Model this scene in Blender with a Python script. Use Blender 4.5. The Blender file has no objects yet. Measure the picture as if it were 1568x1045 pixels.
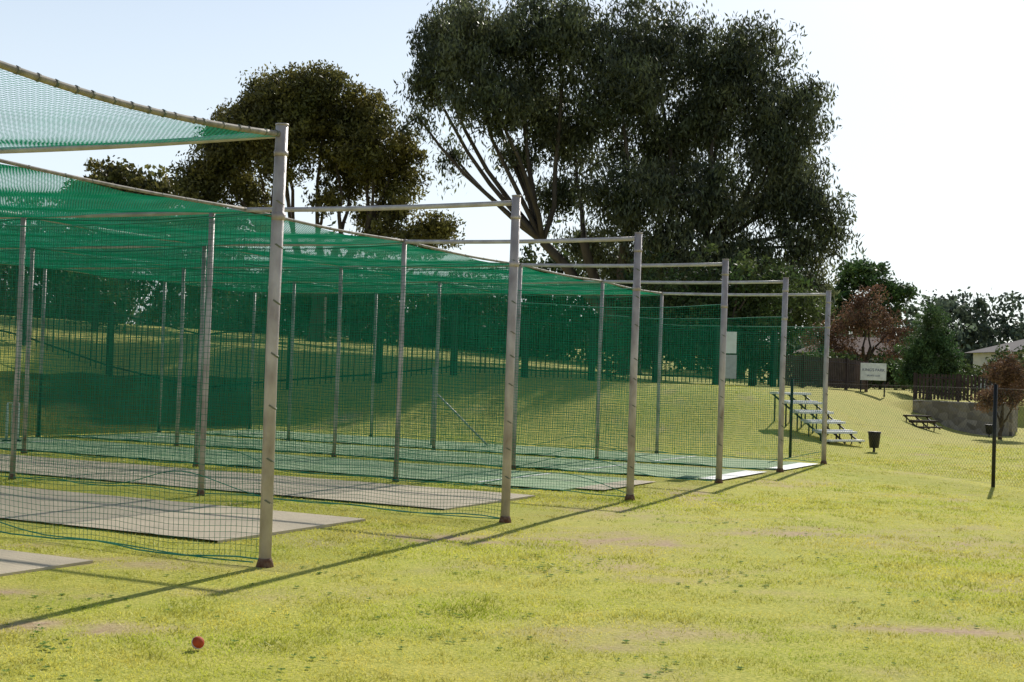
import bpy, bmesh, math, random
import numpy as np
from mathutils import Vector, Matrix, noise
random.seed(7); rng=np.random.default_rng(7)
scene=bpy.context.scene
COL=scene.collection
# ------------------------------------------------------------------ helpers
def sm(a):
    a=np.clip(a,0,1); return a*a*(3-2*a)
OX,OY=-1.92,11.05; DX,DY=.44,.898
def ST(x,y):
    rx=x-OX; ry=y-OY
    return DX*rx+DY*ry, -DY*rx+DX*ry
def W(s,t,z=0.0):
    return (OX+DX*s-DY*t, OY+DY*s+DX*t, z)
def H(x,y):
    x=np.asarray(x,float); y=np.asarray(y,float)
    s,t=ST(x,y)
    m=np.maximum(sm((s-20.3)/9.5)*sm((t+0.2)/5.5), sm((t-17)/10))
    h=m*(1.5+np.clip(.07*(t-12),0,1.9))
    y0=50.5+sm((x-18)/4)*12
    h2=1.15*sm((y-y0)/1.2)*sm((x-13)/2)
    h=np.maximum(h,h2)
    h=h+.9*sm((y-70)/60)*1.0
    return h
def h1(x,y): return float(H(x,y))
def mesh_np(name,V,k,mat,smooth=False,tint=None):
    n=len(V)//k
    me=bpy.data.meshes.new(name)
    me.vertices.add(len(V)); me.vertices.foreach_set("co",np.asarray(V,np.float32).ravel())
    me.loops.add(n*k); me.loops.foreach_set("vertex_index",np.arange(n*k,dtype=np.int32))
    me.polygons.add(n); me.polygons.foreach_set("loop_start",np.arange(0,n*k,k,dtype=np.int32))
    me.polygons.foreach_set("loop_total",np.full(n,k,dtype=np.int32))
    me.update(calc_edges=True)
    if tint is not None:
        a=me.attributes.new("tint",'FLOAT','POINT'); a.data.foreach_set("value",np.asarray(tint,np.float32))
    me.materials.append(mat)
    ob=bpy.data.objects.new(name,me); COL.objects.link(ob)
    return ob
def empty(name,loc=(0,0,0)):
    e=bpy.data.objects.new(name,None); COL.objects.link(e); e.location=loc; return e
def par(c,p):
    c.parent=p; c.matrix_parent_inverse=Matrix.Translation(-Vector(p.location)); return c
class MB:
    def __init__(s): s.v=[]; s.f=[]
    def tube(s,pts,rad,n=8,cap=True):
        pts=[Vector(p) for p in pts]
        if not hasattr(rad,'__len__'): rad=[rad]*len(pts)
        d0=(pts[-1]-pts[0]).normalized()
        ref=Vector((0,0,1)) if abs(d0.z)<.9 else Vector((1,0,0))
        b0=len(s.v)
        for i,p in enumerate(pts):
            d=(pts[min(i+1,len(pts)-1)]-pts[max(i-1,0)]).normalized()
            a=d.cross(ref)
            if a.length<1e-4: a=d.cross(Vector((0,1,0)))
            a.normalize(); b=d.cross(a)
            for j in range(n):
                th=2*math.pi*j/n
                s.v.append(tuple(p+(a*math.cos(th)+b*math.sin(th))*rad[i]))
        for i in range(len(pts)-1):
            for j in range(n):
                q=b0+i*n
                s.f.append((q+j,q+(j+1)%n,q+n+(j+1)%n,q+n+j))
        if cap:
            s.f.append(tuple(b0+j for j in range(n))[::-1])
            q=b0+(len(pts)-1)*n
            s.f.append(tuple(q+j for j in range(n)))
    def box(s,c,size,rz=0,tilt=None):
        cx,cy,cz=c; sx,sy,sz=[q/2 for q in size]
        b=len(s.v); R=Matrix.Rotation(rz,3,'Z')
        if tilt is not None: R=R@tilt
        for x in(-sx,sx):
            for y in(-sy,sy):
                for z in(-sz,sz):
                    p=R@Vector((x,y,z)); s.v.append((cx+p.x,cy+p.y,cz+p.z))
        for f in((0,1,3,2),(4,6,7,5),(0,4,5,1),(2,3,7,6),(0,2,6,4),(1,5,7,3)): s.f.append(tuple(b+i for i in f))
    def poly(s,pts):
        b=len(s.v); s.v+= [tuple(p) for p in pts]; s.f.append(tuple(range(b,b+len(pts))))
    def obj(s,name,mat,parent=None,smooth=False,bevel=0):
        me=bpy.data.meshes.new(name); me.from_pydata(s.v,[],s.f); me.materials.append(mat)
        if smooth: me.polygons.foreach_set("use_smooth",[True]*len(me.polygons))
        me.update(); ob=bpy.data.objects.new(name,me); COL.objects.link(ob)
        if bevel:
            m=ob.modifiers.new("b",'BEVEL'); m.width=bevel; m.segments=2; m.limit_method='ANGLE'
        if parent: par(ob,parent)
        return ob
# ------------------------------------------------------------------ materials
def pm(name,c1,c2=None,scale=4,rough=.8,metal=0,bump=0,transl=0,tint=False,spec=.3,detail=5,c3=None,stretch=None,bscale=None):
    m=bpy.data.materials.new(name); m.use_nodes=True; nt=m.node_tree; N=nt.nodes; L=nt.links
    N.clear(); out=N.new('ShaderNodeOutputMaterial'); p=N.new('ShaderNodeBsdfPrincipled')
    p.inputs['Roughness'].default_value=rough; p.inputs['Metallic'].default_value=metal
    p.inputs['Specular IOR Level'].default_value=spec
    if c2 is None: c2=tuple(x*.75 for x in c1)
    geo=N.new('ShaderNodeNewGeometry'); mp=N.new('ShaderNodeMapping'); L.new(geo.outputs['Position'],mp.inputs[0])
    if stretch: mp.inputs['Scale'].default_value=stretch
    nz=N.new('ShaderNodeTexNoise'); nz.inputs['Scale'].default_value=scale; nz.inputs['Detail'].default_value=detail
    L.new(mp.outputs[0],nz.inputs['Vector'])
    cr=N.new('ShaderNodeValToRGB'); L.new(nz.outputs['Fac'],cr.inputs[0])
    cr.color_ramp.elements[0].position=.35; cr.color_ramp.elements[1].position=.65
    cr.color_ramp.elements[0].color=(*c1,1); cr.color_ramp.elements[1].color=(*c2,1)
    if c3: e=cr.color_ramp.elements.new(.74); e.color=(*c3,1)
    col=cr.outputs[0]
    if tint:
        at=N.new('ShaderNodeAttribute'); at.attribute_name='tint'
        mx=N.new('ShaderNodeVectorMath'); mx.operation='SCALE'; L.new(col,mx.inputs[0]); L.new(at.outputs['Fac'],mx.inputs['Scale']); col=mx.outputs[0]
    L.new(col,p.inputs['Base Color'])
    if bump:
        n2=N.new('ShaderNodeTexNoise'); n2.inputs['Scale'].default_value=bscale or scale*6; n2.inputs['Detail'].default_value=6
        L.new(mp.outputs[0],n2.inputs['Vector'])
        b=N.new('ShaderNodeBump'); b.inputs['Strength'].default_value=bump; b.inputs['Distance'].default_value=.03
        L.new(n2.outputs['Fac'],b.inputs['Height']); L.new(b.outputs[0],p.inputs['Normal'])
    if transl:
        tr=N.new('ShaderNodeBsdfTranslucent'); L.new(col,tr.inputs[0])
        ms=N.new('ShaderNodeMixShader'); ms.inputs[0].default_value=transl
        L.new(p.outputs[0],ms.inputs[1]); L.new(tr.outputs[0],ms.inputs[2]); L.new(ms.outputs[0],out.inputs[0])
    else: L.new(p.outputs[0],out.inputs[0])
    return m
M_galv=pm('galvanised_paint',(.54,.47,.46),(.33,.27,.265),7,.5,.1,.2,spec=.5,stretch=(1,1,.5),c3=(.22,.13,.09),detail=9)
M_rail=pm('rail_pipe',(.56,.52,.50),(.40,.36,.35),6,.5,.1,.1,spec=.5)
M_cable=pm('edge_pipe',(.36,.31,.25),(.20,.18,.15),14,.7)
M_rust=pm('rusty_base',(.14,.06,.03),(.22,.14,.10),30,.9,0,.4)
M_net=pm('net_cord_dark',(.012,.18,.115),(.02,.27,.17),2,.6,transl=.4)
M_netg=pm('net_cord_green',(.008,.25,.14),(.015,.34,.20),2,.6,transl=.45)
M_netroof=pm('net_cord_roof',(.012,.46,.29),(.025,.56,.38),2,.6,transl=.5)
M_rope=pm('green_rope',(.01,.16,.10),(.02,.26,.17),8,.7)
M_lash=pm('lashing_cord',(.20,.18,.15),(.10,.13,.10),8,.7)
M_conc=pm('pitch_concrete',(.58,.485,.34),(.46,.39,.275),1.6,.9,0,.3,bscale=60,detail=10)
M_turf=pm('artificial_turf',(.27,.40,.20),(.38,.47,.27),2.5,.9,0,.3,bscale=200)
M_white=pm('white_paint',(.80,.80,.77),(.68,.68,.64),7,.6)
M_bark=pm('eucalyptus_bark',(.05,.038,.03),(.10,.08,.065),3,.9,0,.5,stretch=(1,1,.25))
M_bark2=pm('dark_bark',(.05,.035,.025),(.09,.07,.05),4,.9,0,.4)
M_euc=pm('eucalyptus_leaf',(.055,.070,.032),(.105,.115,.055),.5,.45,transl=.42,tint=True,spec=.5)
M_leafL=pm('tree_leaf',(.085,.09,.026),(.155,.135,.038),.6,.5,transl=.45,tint=True,spec=.4)
M_hedge=pm('hedge_leaf',(.04,.07,.02),(.075,.095,.03),.5,.6,transl=.35,tint=True)
M_con=pm('conifer_leaf',(.04,.085,.028),(.08,.125,.045),.8,.6,transl=.32,tint=True)
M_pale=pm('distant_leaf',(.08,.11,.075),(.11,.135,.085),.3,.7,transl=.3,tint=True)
M_red=pm('autumn_leaf',(.13,.07,.045),(.17,.10,.06),.8,.7,transl=.3,tint=True)
M_dkpost=pm('dark_green_post',(.012,.035,.022),(.02,.05,.03),5,.7)
M_slat=pm('timber_slat',(.045,.03,.026),(.075,.05,.042),4,.8)
M_fwire=pm('fence_wire',(.16,.15,.14),(.10,.09,.085),4,.5,.5)
M_blk=pm('black_plastic',(.015,.015,.016),(.025,.025,.025),5,.5)
M_wallw=pm('plaster_wall',(.62,.62,.62),(.55,.55,.56),2,.9)
M_brick=pm('brick_wall',(.22,.12,.09),(.17,.10,.07),3,.9)
M_tile=pm('roof_tile',(.12,.075,.06),(.09,.055,.045),2,.9,spec=.1)
M_tileg=pm('roof_tile_grey',(.13,.115,.115),(.10,.09,.09),2,.9,spec=.1)
M_glass=pm('window_glass',(.04,.05,.06),(.05,.06,.07),1,.15,spec=.6)
M_blue=pm('sign_letters',(.03,.05,.16),(.03,.04,.12),4,.6)
M_grey=pm('grey_board',(.45,.46,.46),(.38,.38,.39),12,.7)
M_dry=pm('dry_leaf',(.30,.11,.04),(.20,.09,.04),20,.7,transl=.3)
M_ball=pm('red_leather',(.55,.09,.03),(.40,.06,.02),30,.7,0,.2,spec=.2)
M_stone=bpy.data.materials.new('stone_wall'); M_stone.use_nodes=True
nt=M_stone.node_tree; N=nt.nodes; L=nt.links; p=N['Principled BSDF']; p.inputs['Roughness'].default_value=.9
g=N.new('ShaderNodeNewGeometry'); v=N.new('ShaderNodeTexVoronoi'); v.inputs['Scale'].default_value=4; L.new(g.outputs['Position'],v.inputs['Vector'])
c=N.new('ShaderNodeValToRGB'); L.new(v.outputs['Color'],c.inputs[0]); c.color_ramp.elements[0].color=(.12,.10,.085,1); c.color_ramp.elements[1].color=(.36,.31,.25,1)
b=N.new('ShaderNodeBump'); b.inputs['Distance'].default_value=.08; b.invert=True; L.new(v.outputs['Distance'],b.inputs['Height']); L.new(b.outputs[0],p.inputs['Normal']); L.new(c.outputs[0],p.inputs['Base Color'])
M_cloth=bpy.data.materials.new('shade_cloth'); M_cloth.use_nodes=True
nt=M_cloth.node_tree; N=nt.nodes; L=nt.links; N.clear(); out=N.new('ShaderNodeOutputMaterial')
d=N.new('ShaderNodeBsdfDiffuse'); d.inputs[0].default_value=(.008,.06,.045,1); tl=N.new('ShaderNodeBsdfTranslucent'); tl.inputs[0].default_value=(.01,.12,.08,1)
m1=N.new('ShaderNodeMixShader'); m1.inputs[0].default_value=.35; L.new(d.outputs[0],m1.inputs[1]); L.new(tl.outputs[0],m1.inputs[2])
tp=N.new('ShaderNodeBsdfTransparent'); m2=N.new('ShaderNodeMixShader'); m2.inputs[0].default_value=.75
L.new(tp.outputs[0],m2.inputs[1]); L.new(m1.outputs[0],m2.inputs[2]); L.new(m2.outputs[0],out.inputs[0])
# ------------------------------------------------------------------ dirt function (shared by ground + blades)
PATCH=[(-2.6,8.3,.6,.22,1.3),(3.3,9.2,1.0,.2,1.2),(1.1,13.7,.9,1.0,.7),(-3.6,11.0,1.6,.35,.9),(4.4,14.5,1.8,1.2,.4),(1.3,16.6,.8,1.2,.6),(2.6,19.5,.5,1.6,.6),(6.5,11.5,1.6,.5,.5),(-.6,13.4,.9,.5,.9),(4.6,11.2,1.2,.2,.5),(-3.4,9.4,.8,.2,.7)]
def dirt(x,y):
    n=noise.noise((x*.55,y*.9,3.1))*.5+noise.noise((x*1.9,y*2.6,7.7))*.35+noise.noise((x*5,y*6,1.7))*.15
    d=max(0,n-.13)*1.8
    for px,py,a,b_,w in PATCH:
        q=((x-px)/a)**2+((y-py)/b_)**2
        if q<4: d+=w*math.exp(-q*1.2)*(.8+1.6*noise.noise((x*4,y*4,0)))
    return min(1,max(0,d))
# ------------------------------------------------------------------ ground
def axis(a,b_,fine,lo,hi,mid,g=1.18):
    l=list(np.arange(a,b_,fine)); st=mid; q=l[-1]
    while q<hi:
        q+=st; l.append(q)
        if q>70: st*=g
    st=mid; q=l[0]; pre=[]
    while q>lo:
        q-=st; pre.append(q)
        if q<-50 or (lo>-500 and q<0): st*=g
    return np.array(pre[::-1]+l)
xs=axis(-8,9,.2,-1800,1800,.7); ys=axis(6,22,.2,-300,3000,.7)
X,Y=np.meshgrid(xs,ys); Z=H(X,Y)
und=np.array([[.015*noise.noise((x*.35,y*.35,0)) if (abs(x)<60 and y<70) else 0 for x in xs] for y in ys])
Z=Z+und-.012
V=np.stack([X,Y,Z],-1).reshape(-1,3); nx=len(xs); ny=len(ys)
F=[(j*nx+i,j*nx+i+1,(j+1)*nx+i+1,(j+1)*nx+i) for j in range(ny-1) for i in range(nx-1)]
me=bpy.data.meshes.new('ground'); me.from_pydata(V.tolist(),[],F)
me.polygons.foreach_set("use_smooth",[True]*len(F))
a=me.attributes.new('dirt','FLOAT','POINT'); a.data.foreach_set('value',np.array([dirt(x,y) if y<40 and abs(x)<30 else .15 for x,y,_ in V],np.float32))
ground=bpy.data.objects.new('ground',me); COL.objects.link(ground)
Mg=bpy.data.materials.new('lawn'); Mg.use_nodes=True; nt=Mg.node_tree; N=nt.nodes; L=nt.links; p=N['Principled BSDF']
p.inputs['Roughness'].default_value=.95; p.inputs['Specular IOR Level'].default_value=.1
g=N.new('ShaderNodeNewGeometry')
def nz(scale,det=6):
    n=N.new('ShaderNodeTexNoise'); n.inputs['Scale'].default_value=scale; n.inputs['Detail'].default_value=det; L.new(g.outputs['Position'],n.inputs['Vector']); return n.outputs['Fac']
def ramp(src,stops):
    c=N.new('ShaderNodeValToRGB'); L.new(src,c.inputs[0]); e=c.color_ramp.elements
    e[0].position,e[0].color=stops[0][0],(*stops[0][1],1); e[1].position,e[1].color=stops[-1][0],(*stops[-1][1],1)
    for s_ in stops[1:-1]: q=e.new(s_[0]); q.color=(*s_[1],1)
    return c.outputs[0]
def mix(f,a_,b_):
    m=N.new('ShaderNodeMix'); m.data_type='RGBA'
    if hasattr(f,'links'): L.new(f,m.inputs[0])
    else: m.inputs[0].default_value=f
    L.new(a_,m.inputs[6]); L.new(b_,m.inputs[7]); return m.outputs[2]
c1=ramp(nz(.25),[(.35,(.42,.46,.055)),(.65,(.60,.50,.09))])
c2=ramp(nz(3),[(.3,(.30,.36,.045)),(.7,(.62,.54,.12))])
cf_=ramp(nz(45,3),[(.35,(.18,.23,.035)),(.62,(.66,.60,.15))])
base=mix(.5,c1,c2); base=mix(.45,base,cf_)
at=N.new('ShaderNodeAttribute'); at.attribute_name='dirt'
cd=ramp(nz(25),[(.3,(.36,.23,.145)),(.7,(.58,.43,.28))])
L.new(mix(at.outputs['Fac'],base,cd),p.inputs['Base Color'])
b=N.new('ShaderNodeBump'); b.inputs['Strength'].default_value=.5; b.inputs['Distance'].default_value=.03; L.new(nz(60),b.inputs['Height']); L.new(b.outputs[0],p.inputs['Normal'])
me.materials.append(Mg)
# ------------------------------------------------------------------ pitches
SP=[-3.9,0,4.35,8.1,12.0,15.7,19.1]; TT=[0,3.63,7.27,10.9,14.5]; TOP=3.5
STR=[]
for i in range(6):
    mid=(SP[i]+SP[i+1])/2; w=1.25 if i<3 else 1.45
    STR.append((mid-w,mid+w,(1.15,1.2,1.1,1.2,.5,.4)[i],14.2))
    mat=M_conc if i<3 else M_turf
    mb=MB(); s0,s1,t0,t1=STR[-1]; n=16
    for k in range(n):
        ta=t0+(t1-t0)*k/n; tb=t0+(t1-t0)*(k+1)/n
        for (sa,sb) in((s0,mid),(mid,s1)):
            mb.poly([W(sa,ta,.012),W(sa,tb,.012),W(sb,tb,.012),W(sb,ta,.012)])
    mb.poly([W(s0,t0,.012),W(s1,t0,.012),W(s1,t0,-.05),W(s0,t0,-.05)])
    ob=mb.obj('concrete_pitch' if i<3 else 'artificial_turf_pitch',mat)
    if i>=3:
        mb=MB()
        for tc in(2.6,12.9):
            mb.poly([W(s0+.1,tc,.018),W(s0+.1,tc+.06,.018),W(s1-.1,tc+.06,.018),W(s1-.1,tc,.018)])
        mb.obj('crease_lines',M_white,ob)
for (sa,sb,ta,tb) in((9.0,11.2,.75,1.19),(12.5,15.2,.1,.49),(16.1,18.7,0,.39)):
    mb=MB(); mb.poly([W(sa,ta,.014),W(sa,tb,.014),W(sb,tb,.014),W(sb,ta,.014)]); mb.obj('concrete_apron',M_white if sa>12 else M_conc)
# ------------------------------------------------------------------ grass blades
NB=430000
yy=6.0*np.exp(rng.random(NB)*math.log(42/6.0)); xx=(rng.random(NB)*2-1)*(.47*yy+.6)
s_,t_=ST(xx,yy); keep=np.ones(NB,bool)
for (s0,s1,t0,t1) in STR:
    e_=.04*np.sin(t_*5+s0)+.03*np.sin(t_*13)     # slightly ragged turf edge
    keep&=~((s_>s0-.02+e_)&(s_<s1+.02-e_)&(t_>t0+.03*np.sin(s_*9))&(t_<t1+.02))
keep&=~((s_>12.4)&(s_<18.8)&(t_>0)&(t_<1))
dd=np.array([dirt(a_,b_) for a_,b_ in zip(xx,yy)])
keep&=rng.random(NB)>dd*1.2
xx=xx[keep]; yy=yy[keep]; n=len(xx)
clump=np.array([noise.noise((a_*2.2,b_*2.2,5))+.6*noise.noise((a_*7,b_*7,9)) for a_,b_ in zip(xx,yy)])
hh=(.008+.013*rng.random(n))*(1+.9*np.clip(clump,-.6,1)); 
tall=rng.random(n)<.012; hh[tall]*=2.2
ww=.0030*np.clip(yy/7,1,4)*(.7+.6*rng.random(n)); th=rng.random(n)*6.283
lean=rng.normal(0,1,(n,2))*hh[:,None]*.8
zz=H(xx,yy)-.012
B=np.zeros((n,3,3)); cx=np.cos(th)*ww; sx=np.sin(th)*ww
B[:,0]=np.stack([xx-cx,yy-sx,zz-.004],-1); B[:,1]=np.stack([xx+cx,yy+sx,zz-.004],-1)
B[:,2]=np.stack([xx+lean[:,0],yy+lean[:,1],zz+hh],-1)
M_bl=pm('grass_blade',(.44,.50,.05),(.70,.61,.13),.9,.55,transl=.42,tint=True,spec=.3,detail=8)
tint=np.repeat(np.clip((.76+.56*rng.random(n))*(1-.36*np.clip(clump,-.3,1)),.3,1.5),3)
mesh_np('grass',B.reshape(-1,3),3,M_bl,tint=tint)
M_weed=pm('weed_leaf',(.12,.22,.045),(.20,.31,.07),6,.8,transl=.35,tint=True,spec=.1)
out=[];tn=[]
cents=[]
for _ in range(60):
    y=random.uniform(6.6,16); x=random.uniform(-.42,.45)*y
    s__,t__=ST(x,y)
    if t__>0: continue
    for _ in range(random.randint(4,16)): cents.append((x+random.gauss(0,.28),y+random.gauss(0,.35)))
for (x,y) in cents:
    r=random.uniform(.012,.03); z=h1(x,y)-.006; m=random.randint(4,7); o=random.random()*6
    for k in range(m):
        a_=o+6.283*k/m; d=np.array((math.cos(a_),math.sin(a_),.45)); q=np.array((-math.sin(a_),math.cos(a_),0))*.32*r; P=np.array((x,y,z))
        out.append(np.stack([P,P+d*r*.6+q,P+d*r+np.array((0,0,-.003)),P+d*r*.6-q])); tn+= [random.uniform(.8,1.3)]*4
mesh_np('lawn_weeds',np.concatenate(out),4,M_weed,tint=tn)
# ------------------------------------------------------------------ cricket net cage
cage=empty('cricket_practice_net',W(9,7))
posts=MB(); rust=MB(); rails=MB(); lash=MB(); cab=MB()
for i,s in enumerate(SP):
    for j,t in enumerate(TT):
        r=.050 if j==0 else .036
        if i==2 and j==1: t=4.15
        x,y,_=W(s,t)
        top=TOP+.05 if j==0 else TOP
        lx=random.uniform(-.014,.014)
        posts.tube([(x,y,-.05),(x+lx,y,1.75),(x,y,top)],r,14)
        posts.tube([(x,y,top),(x,y,top+.012)],[r*1.12,r*1.08],14)
        rust.tube([(x,y,-.02),(x,y,.04),(x,y,.06)],[r*1.5,r*1.2,r*1.04],14)
        if j==0:
            z=.15
            while z<2.8:
                z+=random.uniform(.25,.5)
                lash.tube([(x-.004,y,z),(x+.004,y,z+.012)],r+.003,10)
            posts.tube([(x,y,2.78),(x,y,2.84)],r*1.12,14)
            posts.tube([(x,y,3.30),(x,y,3.34)],r*1.15,14)
    pts=[W(s,t,TOP-.02-.02*abs(math.sin(math.pi*t/3.63))) for t in np.linspace(0,14.5,33)]
    rails.tube(pts,.029,10)
f0=lambda s:TOP-.02-.11*math.sin(math.pi*min(1,max(0,-s/3.9)))**.9
for j,t in enumerate(TT):
    if j==0:
        pts=[W(s,0,f0(s)) for s in np.linspace(-.01,-3.89,14)]; cab.tube(pts,.024,10)
        for k in range(22):
            s=-.1-.17*k+random.uniform(-.06,.06)
            q=W(s,0,f0(s)); q2=(q[0]-.007,q[1]-.014,q[2]+.003)
            lash.tube([q,q2],.028+.003*random.random(),8)
        continue
    for a_,b_ in zip(SP[:-1],SP[1:]):
        pts=[W(s,t,TOP-.01-.035*math.sin(math.pi*(s-a_)/(b_-a_))) for s in np.linspace(a_,b_,9)]
        (cab if j==1 else rails).tube(pts,.026 if j>1 else .019,8)
        if j==1:
            for k in range(9):
                s=a_+(b_-a_)*(k+random.random())/9; z=TOP-.01-.035*math.sin(math.pi*(s-a_)/(b_-a_))
                q=W(s,t,z); q2=W(s+.02,t,z); lash.tube([q,q2],.023,6)
bx=W(16.9,8.0); posts.tube([(bx[0],bx[1],0),(bx[0],bx[1],1.7)],.03,8)
b2=W(17.6,7.0); rails.tube([(bx[0],bx[1],1.2),(b2[0],b2[1],.05)],.022,8)
posts.obj('posts',M_galv,cage,True); rust.obj('post_footings',M_rust,cage,True); rails.obj('rails',M_rail,cage,True); lash.obj('lashings',M_lash,cage); cab.obj('edge_pipes',M_cable,cage,True)
def wires(name,lines,r,mat,parent=None):
    out=[]
    for P in lines:
        P=np.asarray(P,float); d=P[-1]-P[0]; d/=np.linalg.norm(d)
        ref=np.array((0,0,1.)) if abs(d[2])<.8 else np.array((DX,DY,0))
        a_=np.cross(d,ref); a_/=np.linalg.norm(a_); b_=np.cross(d,a_)
        ring=[P+r*(math.cos(q)*a_+math.sin(q)*b_) for q in(0,2.094,4.189)]
        for k in range(3):
            A=ring[k]; B_=ring[(k+1)%3]
            out.append(np.stack([A[:-1],B_[:-1],B_[1:],A[1:]],1).reshape(-1,3))
    ob=mesh_np(name,np.concatenate(out),4,mat); par(ob,parent or cage); return ob
HF=2.82; TF=3.6   # the open front bay is netted only to shoulder-rail height
def divider(i,s):
    ph=random.uniform(0,6); r=.0019 if i==0 else .0021; CELL=.05 if i==0 else .040
    def P(t,z):
        hz=z/3.4
        off=.05*math.sin(t*1.3+ph)*(1-hz)+.03*math.sin(t*3.1+ph*2+z)*(1-hz*.7)
        zz=z-.05*abs(math.sin(math.pi*t/3.63))*hz-.05*math.sin(t*1.7+ph)*hz*(1-hz)*2-.02*math.sin(t*4.1+ph+z*2)*(1-hz)
        return W(s+off,t+.03*math.sin(z*2.1+t*.9+ph)*(1-hz),max(.02,zz))
    lines=[]
    for t in np.arange(.06,14.45,CELL): lines.append([P(t,z) for z in np.linspace(.03,HF if t<TF else 3.46,9)])
    for z in np.arange(.03,3.46,CELL):
        lines.append([P(t,z) for t in np.arange(.05 if z<HF else TF,14.51,.3)])
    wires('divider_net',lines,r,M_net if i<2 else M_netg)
    mb=MB()
    mb.tube([P(t,.03) for t in np.arange(.05,14.5,.25)],.007,5)
    mb.tube([P(t,3.44) for t in np.arange(TF,14.5,.25)],.007,5)
    mb.tube([P(t,HF) for t in np.arange(.03,TF+.05,.2)],.007,5)
    mb.tube([W(s+.12*math.sin(t*2+ph)+.06,t,.02+.25*max(0,math.sin(t*1.1+ph))**2) for t in np.arange(.1,7,.15)],.006,5)
    mb.obj('net_hem',M_rope,cage)
for i,s in enumerate(SP[1:]): divider(i,s)
def roof(sa,sb,ta,tb,r,cell,front=False):
    def P(s,t):
        k=max(j for j,q in enumerate(SP) if q<=s+1e-6); k=min(k,5)
        f=(s-SP[k])/(SP[k+1]-SP[k]); g_=(t%3.63)/3.63
        z=TOP-.03-.09*math.sin(math.pi*min(1,max(0,f)))*(.45+.55*math.sin(math.pi*g_))-.02*math.sin(s*3+t*2)
        if front:
            w_=max(0,1-t/3.4)**.8; z=z*(1-w_)+(f0(s)-.02)*w_
        return W(s,t,z)
    lines=[]
    for s in np.arange(sa,sb+.001,cell): lines.append([P(s,t) for t in np.linspace(ta,tb,max(3,int((tb-ta)/.45)))])
    for t in np.arange(ta,tb+.001,cell): lines.append([P(s,t) for s in np.linspace(sa,sb,max(3,int((sb-sa)/.35)))])
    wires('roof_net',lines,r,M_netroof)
roof(-3.9,0,0,3.63,.0015,.05,True); roof(-3.9,19.1,3.63,14.5,.0030,.042)
def rownet(t,sa,sb,za,zb,r=.0024,mat=M_netg,CELL=.042):
    def P(s,z): return W(s,t+.04*math.sin(s*1.9)*(1-z/3.5),max(.02,z-.05*abs(math.sin(s*.8))))
    lines=[[P(s,z) for z in np.linspace(za,zb,8)] for s in np.arange(sa,sb,CELL)]
    lines+=[[P(s,z) for s in np.arange(sa,sb+.3,.4)] for z in np.arange(za,zb,CELL)]
    wires('end_net',lines,r,mat)
rownet(14.5,-3.9,19.1,.03,3.46)
mb=MB()
for k in range(46):
    s0=-3.9+.5*k; s1=s0+.5
    f=lambda s:14.42+.05*math.sin(s*2.1)
    mb.poly([W(s0,f(s0),.02),W(s1,f(s1),.02),W(s1,f(s1)+.02,1.3+.03*math.sin(s1*3)),W(s0,f(s0)+.02,1.3+.03*math.sin(s0*3))])
mb.obj('shade_cloth_skirt',M_cloth,cage)
nb=empty('notice_board',(4.03,25.5,2.08)); rz=math.atan2(.44,-.898)
mb=MB(); mb.box((4.03,25.5,2.34),(.30,.012,.40),rz); mb.obj('upper_sheet',M_white,nb)
mb=MB(); mb.box((4.05,25.49,1.89),(.28,.012,.44),rz); mb.obj('lower_sheet',M_grey,nb)
st=empty('cricket_stumps',(-9.4,26.0,0)); mb=MB()
for k in(-1,0,1): mb.tube([(-9.4+.095*k,26+.03*k,.03),(-9.4+.095*k,26+.03*k,.70),(-9.4+.095*k,26+.03*k,.725)],[.024,.024,.012],10)
mb.obj('stumps',M_white,st,True)
mb=MB(); mb.box((-9.4,26,.02),(.34,.10,.035),.3); mb.obj('stump_base',M_blk,st,bevel=.005)
mb=MB(); mb.box((-9.4,26,.735),(.22,.02,.018),.3); mb.obj('bails',M_white,st)
bl=empty('cricket_ball',(-1.71,7.77,.028)); bm=bmesh.new(); bmesh.ops.create_uvsphere(bm,u_segments=24,v_segments=14,radius=.036)
me=bpy.data.meshes.new('leather'); bm.to_mesh(me); bm.free(); me.materials.append(M_ball); me.polygons.foreach_set("use_smooth",[True]*len(me.polygons))
o_=bpy.data.objects.new('leather',me); COL.objects.link(o_); o_.parent=bl
mb=MB(); 
for off in(-.004,0,.004): mb.tube([(math.cos(q)*.0362,math.sin(q)*.0362,off) for q in np.linspace(0,6.283,30)],.0009,4)
o_=mb.obj('seam',M_white); o_.parent=bl; bl.rotation_euler=(.9,.5,.3)
# ------------------------------------------------------------------ chain-link fence at right
cf=empty('chain_link_fence',(8.2,23.1,0))
FP=[(6.2,30.2),(8.17,23.1),(10.14,16.0),(12.1,8.9)]
mb=MB(); 
for (x,y) in FP: mb.tube([(x,y,-.1),(x,y,1.72)],.032,10); 
mb.obj('fence_posts',M_blk,cf,True)
lines=[]
for (a_,b_) in zip(FP[:-1],FP[1:]):
    a_=np.array(a_);b_=np.array(b_);Ln=np.linalg.norm(b_-a_); d=(b_-a_)/Ln
    f=lambda u,z:(a_[0]+d[0]*u,a_[1]+d[1]*u,z)
    for z in(.05,.85,1.65): lines.append([f(0,z),f(Ln,z)])
    k=-1.6
    while k<Ln:
        for sgn in(1,-1):
            if sgn>0: u0,z0,u1,z1=k,.05,k+1.6,1.65
            else: u0,z0,u1,z1=k+1.6,.05,k,1.65
            (ua,za),(ub,zb)=((u0,z0),(u1,z1)) if u0<u1 else ((u1,z1),(u0,z0))
            if ua<0: za=za+(zb-za)*(-ua)/(ub-ua); ua=0
            if ub>Ln: zb=za+(zb-za)*(Ln-ua)/(ub-ua); ub=Ln
            if ub-ua>.02: lines.append([f(ua,za),f(ub,zb)])
        k+=.085
wires('fence_mesh',lines,.0014,M_fwire,cf)
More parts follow.
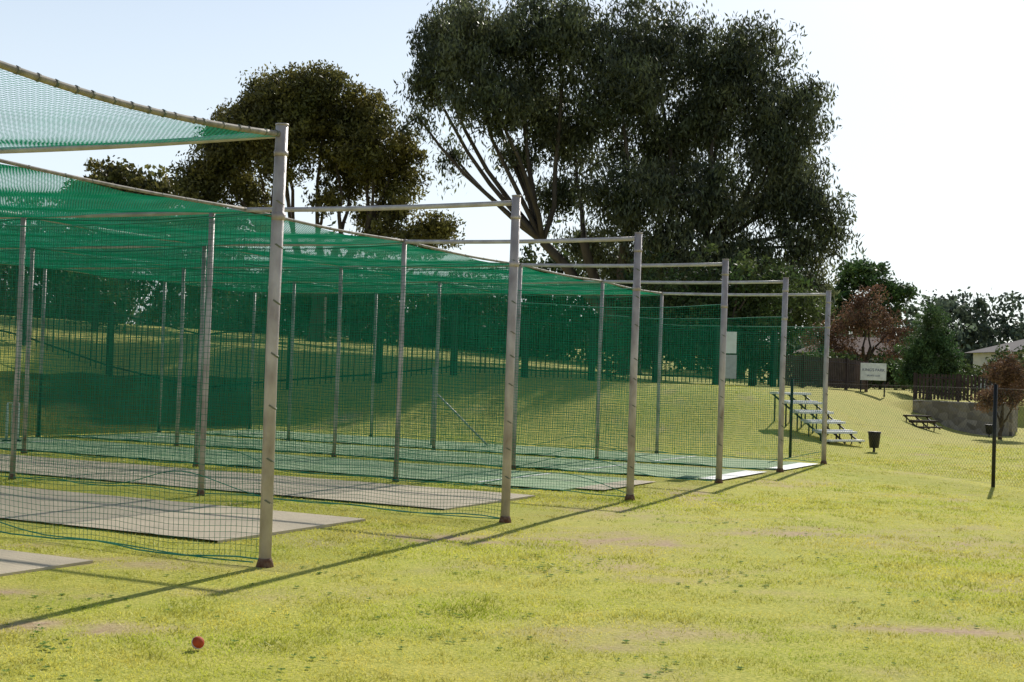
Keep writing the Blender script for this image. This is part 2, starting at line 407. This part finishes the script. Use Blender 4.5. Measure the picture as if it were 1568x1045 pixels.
# ------------------------------------------------------------------ fences on the bank
def gfence(name,pts,sp,hgt,w,mat,rails_z,rw=.05,slat=None,sw=.72):
    e=empty(name,(pts[0][0],pts[0][1],0)); mb=MB(); mr=MB()
    for (a_,b_) in zip(pts[:-1],pts[1:]):
        a_=Vector(a_);b_=Vector(b_);Ln=(b_-a_).length;n=max(1,round(Ln/sp)); ang=math.atan2((b_-a_).y,(b_-a_).x)
        for k in range(n+1):
            q=a_.lerp(b_,k/n); z=h1(q.x,q.y); mb.box((q.x,q.y,z+hgt/2-.1),(w,w,hgt+.2),ang)
            if k<n:
                q2=a_.lerp(b_,(k+1)/n); z2=h1(q2.x,q2.y)
                for rz_ in rails_z: mr.tube([(q.x,q.y,z+rz_),(q2.x,q2.y,z2+rz_)],rw,6)
                if slat:
                    m=int((q2-q).length/slat)
                    for i_ in range(m):
                        c_=q.lerp(q2,(i_+.5)/m); zc=h1(c_.x,c_.y)
                        mb.box((c_.x,c_.y,zc+.05+hgt*.46),(slat*sw,.02,hgt*.92*random.uniform(.98,1.02)),ang)
    mb.obj('posts_and_slats',mat,e); mr.obj('rails',mat,e); return e
gfence('palisade_fence',[(-30,40),(-12,41),(-4,41.5),(9.3,48.6)],2.6,2.0,.17,M_dkpost,(.25,1.85),.03,.16,.16)
gfence('timber_slat_fence',[(9.6,49),(14.0,54)],1.6,1.2,.10,M_slat,(.3,1.0),.03,.13)
gfence('timber_slat_fence',[(16.2,55),(19.4,54)],1.6,1.1,.10,M_slat,(.3,.9),.03,.13)
# ------------------------------------------------------------------ bleachers
def bleacher(name,c,ang,tiers,length,rise,run,mat_s,mat_f):
    e=empty(name,(c[0],c[1],0)); se=MB(); fr=MB()
    ux,uy=math.cos(ang),math.sin(ang)
    vx,vy=-uy,ux
    z0=h1(c[0],c[1])-.12
    def Q(a_,b_,z): return (c[0]+ux*a_+vx*b_,c[1]+uy*a_+vy*b_,z)
    for k in range(tiers):
        z=z0+.36+rise*k
        se.box(Q(0,run*k,z),(length,.27,.06),ang)
        se.box(Q(0,run*k-.28,z-.20),(length,.2,.05),ang)
    for a_ in(-length*.45,0,length*.45):
        fr.tube([Q(a_,-.3,z0+.1),Q(a_,run*(tiers-1)+.1,z0+.34+rise*(tiers-1))],.024,6)
        for k in range(tiers):
            q=Q(a_,run*k,0); g_=h1(q[0],q[1])-.2
            fr.tube([(q[0],q[1],min(g_,z0+.1)),(q[0],q[1],z0+.33+rise*k)],.02,6)
    se.obj('seat_planks',mat_s,e,bevel=.006); fr.obj('frame',mat_f,e); return e
bleacher('bleacher_seating',(8.35,35.0),.62,5,1.3,.235,.40,M_white,M_blk)
bleacher('small_bench',(14.1,46.7),.4,2,1.0,.16,.35,M_slat,M_blk)
def bin_(c,h,r):
    z=h1(*c); e=empty('litter_bin',(c[0],c[1],z)); mb=MB()
    mb.tube([(c[0],c[1],z-.1),(c[0],c[1],z+.12)],.03,8)
    mb.tube([(c[0],c[1],z+.1),(c[0],c[1],z+h-.05),(c[0],c[1],z+h)],[r*.75,r,r*1.06],14)
    mb.tube([(c[0],c[1],z+h-.03),(c[0],c[1],z+h-.02)],[r*1.15,r*1.15],14)
    mb.obj('drum',M_blk,e,True)
bin_((9.0,33.8),.50,.15); bin_((17.0,48.6),.42,.14)
sg=empty('park_sign',(14.0,53,2.15)); g_=h1(14,53)
mb=MB(); mb.box((14.0,53,2.2),(1.0,.04,.66)); mb.obj('board',M_white,sg,bevel=.005)
mb=MB(); 
for dx in(-.46,.46): mb.tube([(14+dx,53.05,g_-.1),(14+dx,53.05,2.55)],.03,8)
mb.obj('sign_posts',M_blk,sg)
for txt,z,sz in(("KING'S PARK",2.22,.15),("SPORTS CLUB",2.02,.08)):
    tc=bpy.data.curves.new('lettering','FONT'); tc.body=txt; tc.size=sz; tc.align_x='CENTER'; tc.extrude=.002
    to=bpy.data.objects.new('lettering',tc); COL.objects.link(to); to.location=(14,52.975,z); to.rotation_euler=(math.pi/2,0,0); tc.materials.append(M_blue); par(to,sg)
rw=MB()
pts=[(15.2,51.4),(16.2,50.6),(18.2,50.2),(19.6,53.5),(21,60)]
for a_,b_ in zip(pts[:-1],pts[1:]):
    a_=Vector(a_);b_=Vector(b_);c_=(a_+b_)/2; rw.box((c_.x,c_.y,.5),((b_-a_).length+.1,.4,1.35),math.atan2((b_-a_).y,(b_-a_).x))
rw.obj('stone_retaining_wall',M_stone,bevel=.03)
# ------------------------------------------------------------------ houses
def house(name,c,w,d_,wh,rh,mw,mr,rz=0):
    z=h1(*c)-.1; e=empty(name,(c[0],c[1],z)); R=Matrix.Rotation(rz,3,'Z')
    def T(x,y,zz): q=R@Vector((x,y,0)); return (c[0]+q.x,c[1]+q.y,z+zz)
    mb=MB(); mb.box(T(0,0,wh/2),(w,d_,wh),rz); mb.obj('walls',mw,e)
    mb=MB(); o=.5
    A=[T(-w/2-o,-d_/2-o,wh),T(w/2+o,-d_/2-o,wh),T(w/2+o,d_/2+o,wh),T(-w/2-o,d_/2+o,wh)]; r1,r2=T(-w/2+d_/3,0,wh+rh),T(w/2-d_/3,0,wh+rh)
    mb.poly([A[0],A[1],r2,r1]); mb.poly([A[2],A[3],r1,r2]); mb.poly([A[1],A[2],r2]); mb.poly([A[3],A[0],r1])
    mb.poly([A[3],A[2],A[1],A[0]])
    mb.obj('roof',mr,e)
    mb=MB(); mf=MB(); n=int(w//2.6)
    for k in range(n):
        x=-w/2+(k+.5)*w/n
        mf.box(T(x,-d_/2-.02,wh*.58),(1.3,.06,1.2),rz); mb.box(T(x,-d_/2-.055,wh*.58),(1.15,.03,1.05),rz)
    mf.obj('window_frames',M_white,e); mb.obj('window_panes',M_glass,e)
    mb=MB(); mb.box(T(w*.2,.3,wh+rh*.8),(.7,.7,1.3),rz); mb.obj('chimney',mw,e)
house('plaster_house',(38,92),11,8,2.9,1.2,M_wallw,M_tileg,.1)
house('brick_house',(22.5,88),8,7,2.0,1.2,M_brick,M_tile,-.1)
# ------------------------------------------------------------------ trees
def foliage(name,lobes,nleaf,leaf,mat,rc=.55,droop=.6,k=42,shell=.38,flat=.8,parent=None,yspread=1.0):
    w=np.array([l[3]**2 for l in lobes]); w/=w.sum(); out=[];tn=[];cl=[]
    ncl=int(nleaf/k)
    for l,wi in zip(lobes,w):
        m=max(2,int(ncl*wi)); D=rng.normal(size=(m,3)); D/=np.linalg.norm(D,axis=1)[:,None]
        R=l[3]*rng.random(m)**shell*rng.uniform(.85,1.16,m)
        lz=l[4] if len(l)>4 else flat
        Cc=np.array(l[:3])+D*R[:,None]*np.array((1,yspread,lz)); cl.append((l,Cc))
        for c_ in Cc:
            kk=int(k*rng.uniform(.4,1.6)); r_=rc*rng.uniform(.45,1.3)
            G=rng.normal(size=(kk,3)); gl=np.linalg.norm(G,axis=1)[:,None]; G=G/gl*np.minimum(gl,1.9)*r_*np.array((.6,.6,.45)); G[:,2]-=np.minimum(np.abs(rng.normal(size=kk)),2)*r_*droop*.5
            P=c_+G
            a_=rng.normal(size=(kk,3)); a_[:,2]-=droop*1.6; a_/=np.linalg.norm(a_,axis=1)[:,None]
            b_=np.cross(a_,rng.normal(size=(kk,3))); b_/=np.linalg.norm(b_,axis=1)[:,None]
            sz=rng.uniform(.6,1.3,kk)[:,None]; A=a_*leaf[0]*.5*sz; Bb=b_*leaf[1]*.5*sz
            out.append(np.stack([P-A,P+Bb,P+A,P-Bb],1).reshape(-1,3)); tn.append(np.repeat(rng.uniform(.5,1.8)*rng.uniform(.75,1.25,kk),4))
    ob=mesh_np(name,np.concatenate(out),4,mat,tint=np.concatenate(tn))
    if parent: par(ob,parent)
    return cl
def limb(mb,a_,b_,r0,r1,n=5,wob=.25,seg=7):
    a_=Vector(a_);b_=Vector(b_);L_=(b_-a_).length; pts=[];rr=[]
    sag=Vector((random.uniform(-1,1),random.uniform(-1,1),-random.uniform(.2,1)))*L_*.08
    for i in range(n+1):
        f=i/n; q=a_.lerp(b_,f)+sag*math.sin(math.pi*f)+Vector((random.uniform(-1,1),random.uniform(-1,1),0))*wob*L_*.06*(0<i<n)
        pts.append(q); rr.append(r0+(r1-r0)*f)
    mb.tube(pts,rr,seg,cap=False)
def tree(name,base,fork_z,r,lobes,nleaf,leaf,lmat,bmat,stems=3,twigs=7,**kw):
    z=h1(*base); e=empty(name,(base[0],base[1],z))
    cl=foliage('foliage',lobes,nleaf,leaf,lmat,parent=e,**kw)
    mb=MB(); fk=[]
    mb.tube([(base[0],base[1],z-.3),(base[0],base[1],z+.2),(base[0]+.1,base[1],fork_z)],[r*1.5,r*1.1,r*.85],10)
    xs_=sorted(l[0] for l in lobes)
    for k in range(stems):
        tx=xs_[0]+(xs_[-1]-xs_[0])*(k+.5)/stems; zt=sum(l[2] for l in lobes)/len(lobes)
        p_=Vector((base[0],base[1],fork_z-.1)); q=p_.lerp(Vector((tx,base[1]+random.uniform(-1,1),zt)),.5)
        limb(mb,p_,q,r*.65,r*.42); fk.append(q)
    for l,C in cl:
        lc=Vector(l[:3]); q=min(fk,key=lambda f_:(f_-lc).length+abs(f_.x-lc.x)); limb(mb,q,lc,r*.28,r*.10)
        for i_ in range(min(twigs,len(C))): limb(mb,lc,C[i_],r*.09,r*.03,3,.3,5)
    mb.obj('trunk_and_limbs',bmat,e,True); return e
B=58
big=[(-2.2,B,15.2,2.1),(1.4,B,15.9,2.5),(5.5,B,16.2,2.9),(9.2,B,15.3,2.5),(10.9,B,12.8,1.9),(6.8,B,12,2.6),(2.3,B,12.3,2.3),(-1.3,B,12.9,1.8),(11.3,B,9.6,1.7),(8.2,B,9.2,2.2),(4.8,B,9.0,2.1),(2.0,B,9.7,1.2),(12.0,B,7.4,1.3,1.3),(6.4,B,6.8,1.8),(9.6,B,6.6,1.7),(-2.9,B,11.1,.6,1.4),(12.8,B,8.4,1.0,1.3),(11.9,B,13.9,1.1),(11.2,B,5.6,1.4),(-3.9,B,14.0,1.1),(12.0,B,11.0,1.3,1.2),(-.2,B,11.2,.8),(.3,B,13.6,1.6),(4.2,B,13.8,1.9),(8.6,B,13.3,1.9),(10.6,B,11.2,1.4),(-.4,B,16.4,1.5),(-4.4,B,12.6,.6,1.2),(-2.8,B,17.2,1.4),(8.0,B,5.6,1.5),(5.0,B,6.4,1.5),(3.2,B,7.6,1.1),(12.4,B,5.6,.9,1.4),(-3.6,B,15.6,1.2)]
K=1.13
big=[((l[0]-5)*K+5.65,65.5+random.uniform(-3,3),(l[2]-1.6)*K+1.6,l[3]*K,*l[4:]) for l in big]
tree('eucalyptus_tree',(5.65,65.5),3.6,.52,big,185000,(.29,.085),M_euc,M_bark,stems=5,rc=.66,droop=1.1,k=50,shell=.48)
lt=[(-8.8,0,10.9,1.8),(-10.2,0,10.2,1.6),(-7.0,0,10.9,1.7),(-5.5,0,10.0,1.5),(-11.3,0,9.0,1.3),(-8.8,0,9.6,1.3),(-6.4,0,9.2,1.3),(-4.6,0,8.9,1.1),(-2.9,0,7.0,.8),(-9.4,0,11.9,1.1),(-7.2,0,12.0,1.1),(-11.9,0,7.7,.9),(-10.2,0,8.2,.8),(-3.6,0,6.5,.9),(-5.0,0,6.6,.8),(-4.4,0,7.6,.7),(-5.6,0,7.6,.7),(-11.2,0,6.8,.8),(-8.3,0,11.9,1.2),(-9.3,0,7.2,.5),(-12.2,0,8.6,.8),(-11.6,0,10.2,.9),(-12.4,0,6.9,.6),(-7.2,0,7.9,.6),(-4.2,0,9.9,.8),(-5.9,0,11.3,1.1),(-10.9,0,11.0,.9)]
K=1.33
lt=[((l[0]+7.4)*K-9.85,69+random.uniform(-1.8,1.8),(l[2]-1.6)*K+1.6,l[3]*K,*l[4:]) for l in lt]
tree('broadleaf_tree',(-9.85,69),5.2,.40,lt,110000,(.23,.095),M_leafL,M_bark2,stems=5,twigs=9,rc=.55,droop=.5,k=46,shell=.45)
def mass(name,specs,nleaf,leaf,mat,rc=.9,bark=M_bark2):
    e=empty(name,(specs[0][0],specs[0][1],0)); lobes=[]; mb=MB()
    for (x,y,top,r) in specs:
        g0=h1(x,y); z=top-r*.8
        lobes.append((x,y,z,r,.85))
        for _ in range(3): lobes.append((x+random.uniform(-1,1)*r*.8,y+random.uniform(-.6,.6)*r,random.uniform(g0+1.0,z),r*random.uniform(.5,.8),.9))
        mb.tube([(x,y,g0-.3),(x+.2,y,z)],[r*.09,r*.04],7)
        for _ in range(4): limb(mb,(x+.1,y,g0+(z-g0)*.5),(x+random.uniform(-1,1)*r*.8,y,z+random.uniform(-.3,.5)*r),r*.04,r*.015)
    foliage('foliage',lobes,nleaf,leaf,mat,rc=rc,droop=.4,k=45,shell=.4,parent=e); mb.obj('trunks',bark,e)
sp=[]
x=-40
while x<16:
    sp.append((x,random.uniform(78,86),random.uniform(7.8,10)+(2.2 if x<-17 else 0),random.uniform(2.6,3.8))); x+=random.uniform(2.3,3.6)
mass('tree_belt',sp,100000,(.36,.19),M_hedge,1.0)
mass('bank_shrubs',[(5.2,49.2,6.0,1.7),(7.4,49.2,6.2,1.7),(8.8,50.2,6.4,1.7),(10.2,52,5.8,1.4),(-15,49,5.2,1.4),(-19,48,5.6,1.6)],36000,(.17,.085),M_hedge,.5)
tree('tall_tree',(-22.5,78),6,.3,[(-22.8,78,11.4,2.0),(-20.6,78,11.2,1.7),(-24.6,78,10.4,1.6),(-21.5,78,9.2,2.2)],12000,(.34,.2),M_leafL,M_bark2,rc=.6)
tree('pine_tree',(28,110),5,.3,[(28,110,10.6,2.3,.5),(26,110,9.0,1.8,.5),(30.4,110,9.2,1.8,.4),(28,110,7.2,2.4,.6),(25.4,110,6.8,1.6,.6),(29.5,110,7.6,1.8,.6)],16000,(.4,.16),M_con,M_bark2,rc=.6,droop=0)
tree('autumn_tree',(20.2,78),3,.2,[(20,78,5.6,1.5),(21.6,78,5.0,1.2),(18.4,78,4.8,1.4),(20.3,78,6.6,.9),(18.6,78,3.6,1.3),(21.8,78,3.6,1.2),(17.2,78,4.6,1.0)],12000,(.16,.07),M_red,M_bark2,stems=5,twigs=18,rc=.5,droop=.2)
tree('cypress_tree',(18.3,60),2.0,.13,[(18.3,60,5.1,.35,1.3),(18.3,60,4.5,.7),(18.7,60,3.8,.8),(17.9,60,3.7,.8),(18.3,60,3.2,1.1),(19.0,60,2.9,.8),(17.5,60,2.9,.8),(18.3,60,2.3,1.2),(17.2,60,2.2,.6),(19.3,60,2.2,.6)],26000,(.12,.05),M_con,M_bark2,rc=.24,droop=-.5)
tree('autumn_shrub',(16.6,46.4),.5,.06,[(16.5,46.4,2.2,.55),(16.9,46.6,1.5,.6),(16.2,46.5,1.3,.45),(17.2,46.5,2.1,.5),(16.8,46.4,2.6,.35)],9000,(.09,.04),M_red,M_bark2,stems=5,twigs=18,rc=.22,droop=0)
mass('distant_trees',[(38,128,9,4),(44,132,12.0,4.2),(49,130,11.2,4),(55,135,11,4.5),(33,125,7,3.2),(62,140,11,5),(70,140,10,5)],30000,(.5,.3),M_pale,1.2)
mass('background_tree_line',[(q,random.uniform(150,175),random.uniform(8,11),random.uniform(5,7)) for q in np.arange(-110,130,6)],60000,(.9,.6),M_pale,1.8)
mass('garden_shrubs',[(q,random.uniform(66,74),random.uniform(2.8,3.9),random.uniform(.9,1.4)) for q in np.arange(13.5,34,1.5)],30000,(.2,.12),M_hedge,.5)
out=[]
pl=[(random.uniform(-4,6),random.uniform(7,20),random.uniform(.007,.014)) for _ in range(60)]
for x,y,r in pl:
    th=random.uniform(0,6.28); z=h1(x,y)+.008
    a_=np.array((math.cos(th),math.sin(th),.3*random.random())); b_=np.array((-math.sin(th),math.cos(th),.4*random.random())); P=np.array((x,y,z))
    out.append(np.stack([P-a_*r,P+b_*r*.7+np.array((0,0,r*.4)),P+a_*r,P-b_*r*.6]))
mesh_np('fallen_leaves',np.concatenate(out),4,M_dry)
# ------------------------------------------------------------------ light
az=math.radians(20.6); el=math.radians(32)
world=bpy.data.worlds.new("World"); scene.world=world; world.use_nodes=True; nt=world.node_tree; N=nt.nodes; L=nt.links
bg=N['Background']; sky=N.new('ShaderNodeTexSky'); sky.sky_type='NISHITA'; sky.sun_disc=False
sky.sun_elevation=el; sky.sun_rotation=az; sky.dust_density=2.0; sky.air_density=1.0; sky.ozone_density=1.0; sky.altitude=1500
tc=N.new('ShaderNodeTexCoord'); sx_=N.new('ShaderNodeSeparateXYZ'); L.new(tc.outputs['Generated'],sx_.inputs[0])
mr=N.new('ShaderNodeMapRange'); mr.interpolation_type='SMOOTHSTEP'; L.new(sx_.outputs['Z'],mr.inputs[0])
mr.inputs[1].default_value=.05; mr.inputs[2].default_value=.55; mr.inputs[3].default_value=.78; mr.inputs[4].default_value=0
mx=N.new('ShaderNodeMix'); mx.data_type='RGBA'; L.new(mr.outputs[0],mx.inputs[0]); L.new(sky.outputs[0],mx.inputs[6]); mx.inputs[7].default_value=(7.7,8.5,8.9,1)
L.new(mx.outputs[2],bg.inputs[0]); bg.inputs[1].default_value=.12
sd=Vector((math.sin(az)*math.cos(el),math.cos(az)*math.cos(el),math.sin(el)))
sl=bpy.data.lights.new('sun','SUN'); sl.energy=5; sl.angle=math.radians(.5); sl.color=(1,.95,.86)
so=bpy.data.objects.new('sun',sl); COL.objects.link(so); so.rotation_euler=sd.to_track_quat('Z','Y').to_euler(); so.location=(20,60,40)
# ------------------------------------------------------------------ camera
cam=bpy.data.cameras.new('camera'); co=bpy.data.objects.new('camera',cam); COL.objects.link(co); scene.camera=co
cam.lens=48.2; cam.sensor_width=36; cam.clip_end=6000; cam.clip_start=.1
pit=math.atan(51.5/2100); ro=.035
f=Vector((0,math.cos(pit),math.sin(pit))); u0=Vector((0,-math.sin(pit),math.cos(pit))); r0=Vector((1,0,0))
U=math.cos(ro)*u0-math.sin(ro)*r0; R=math.cos(ro)*r0+math.sin(ro)*u0
M=Matrix.Identity(4)
for i in range(3): M[i][0]=R[i]; M[i][1]=U[i]; M[i][2]=-f[i]
M[0][3],M[1][3],M[2][3]=0,0,1.6
co.matrix_world=M
scene.view_settings.view_transform='Standard'; scene.view_settings.look='None'; scene.view_settings.exposure=0
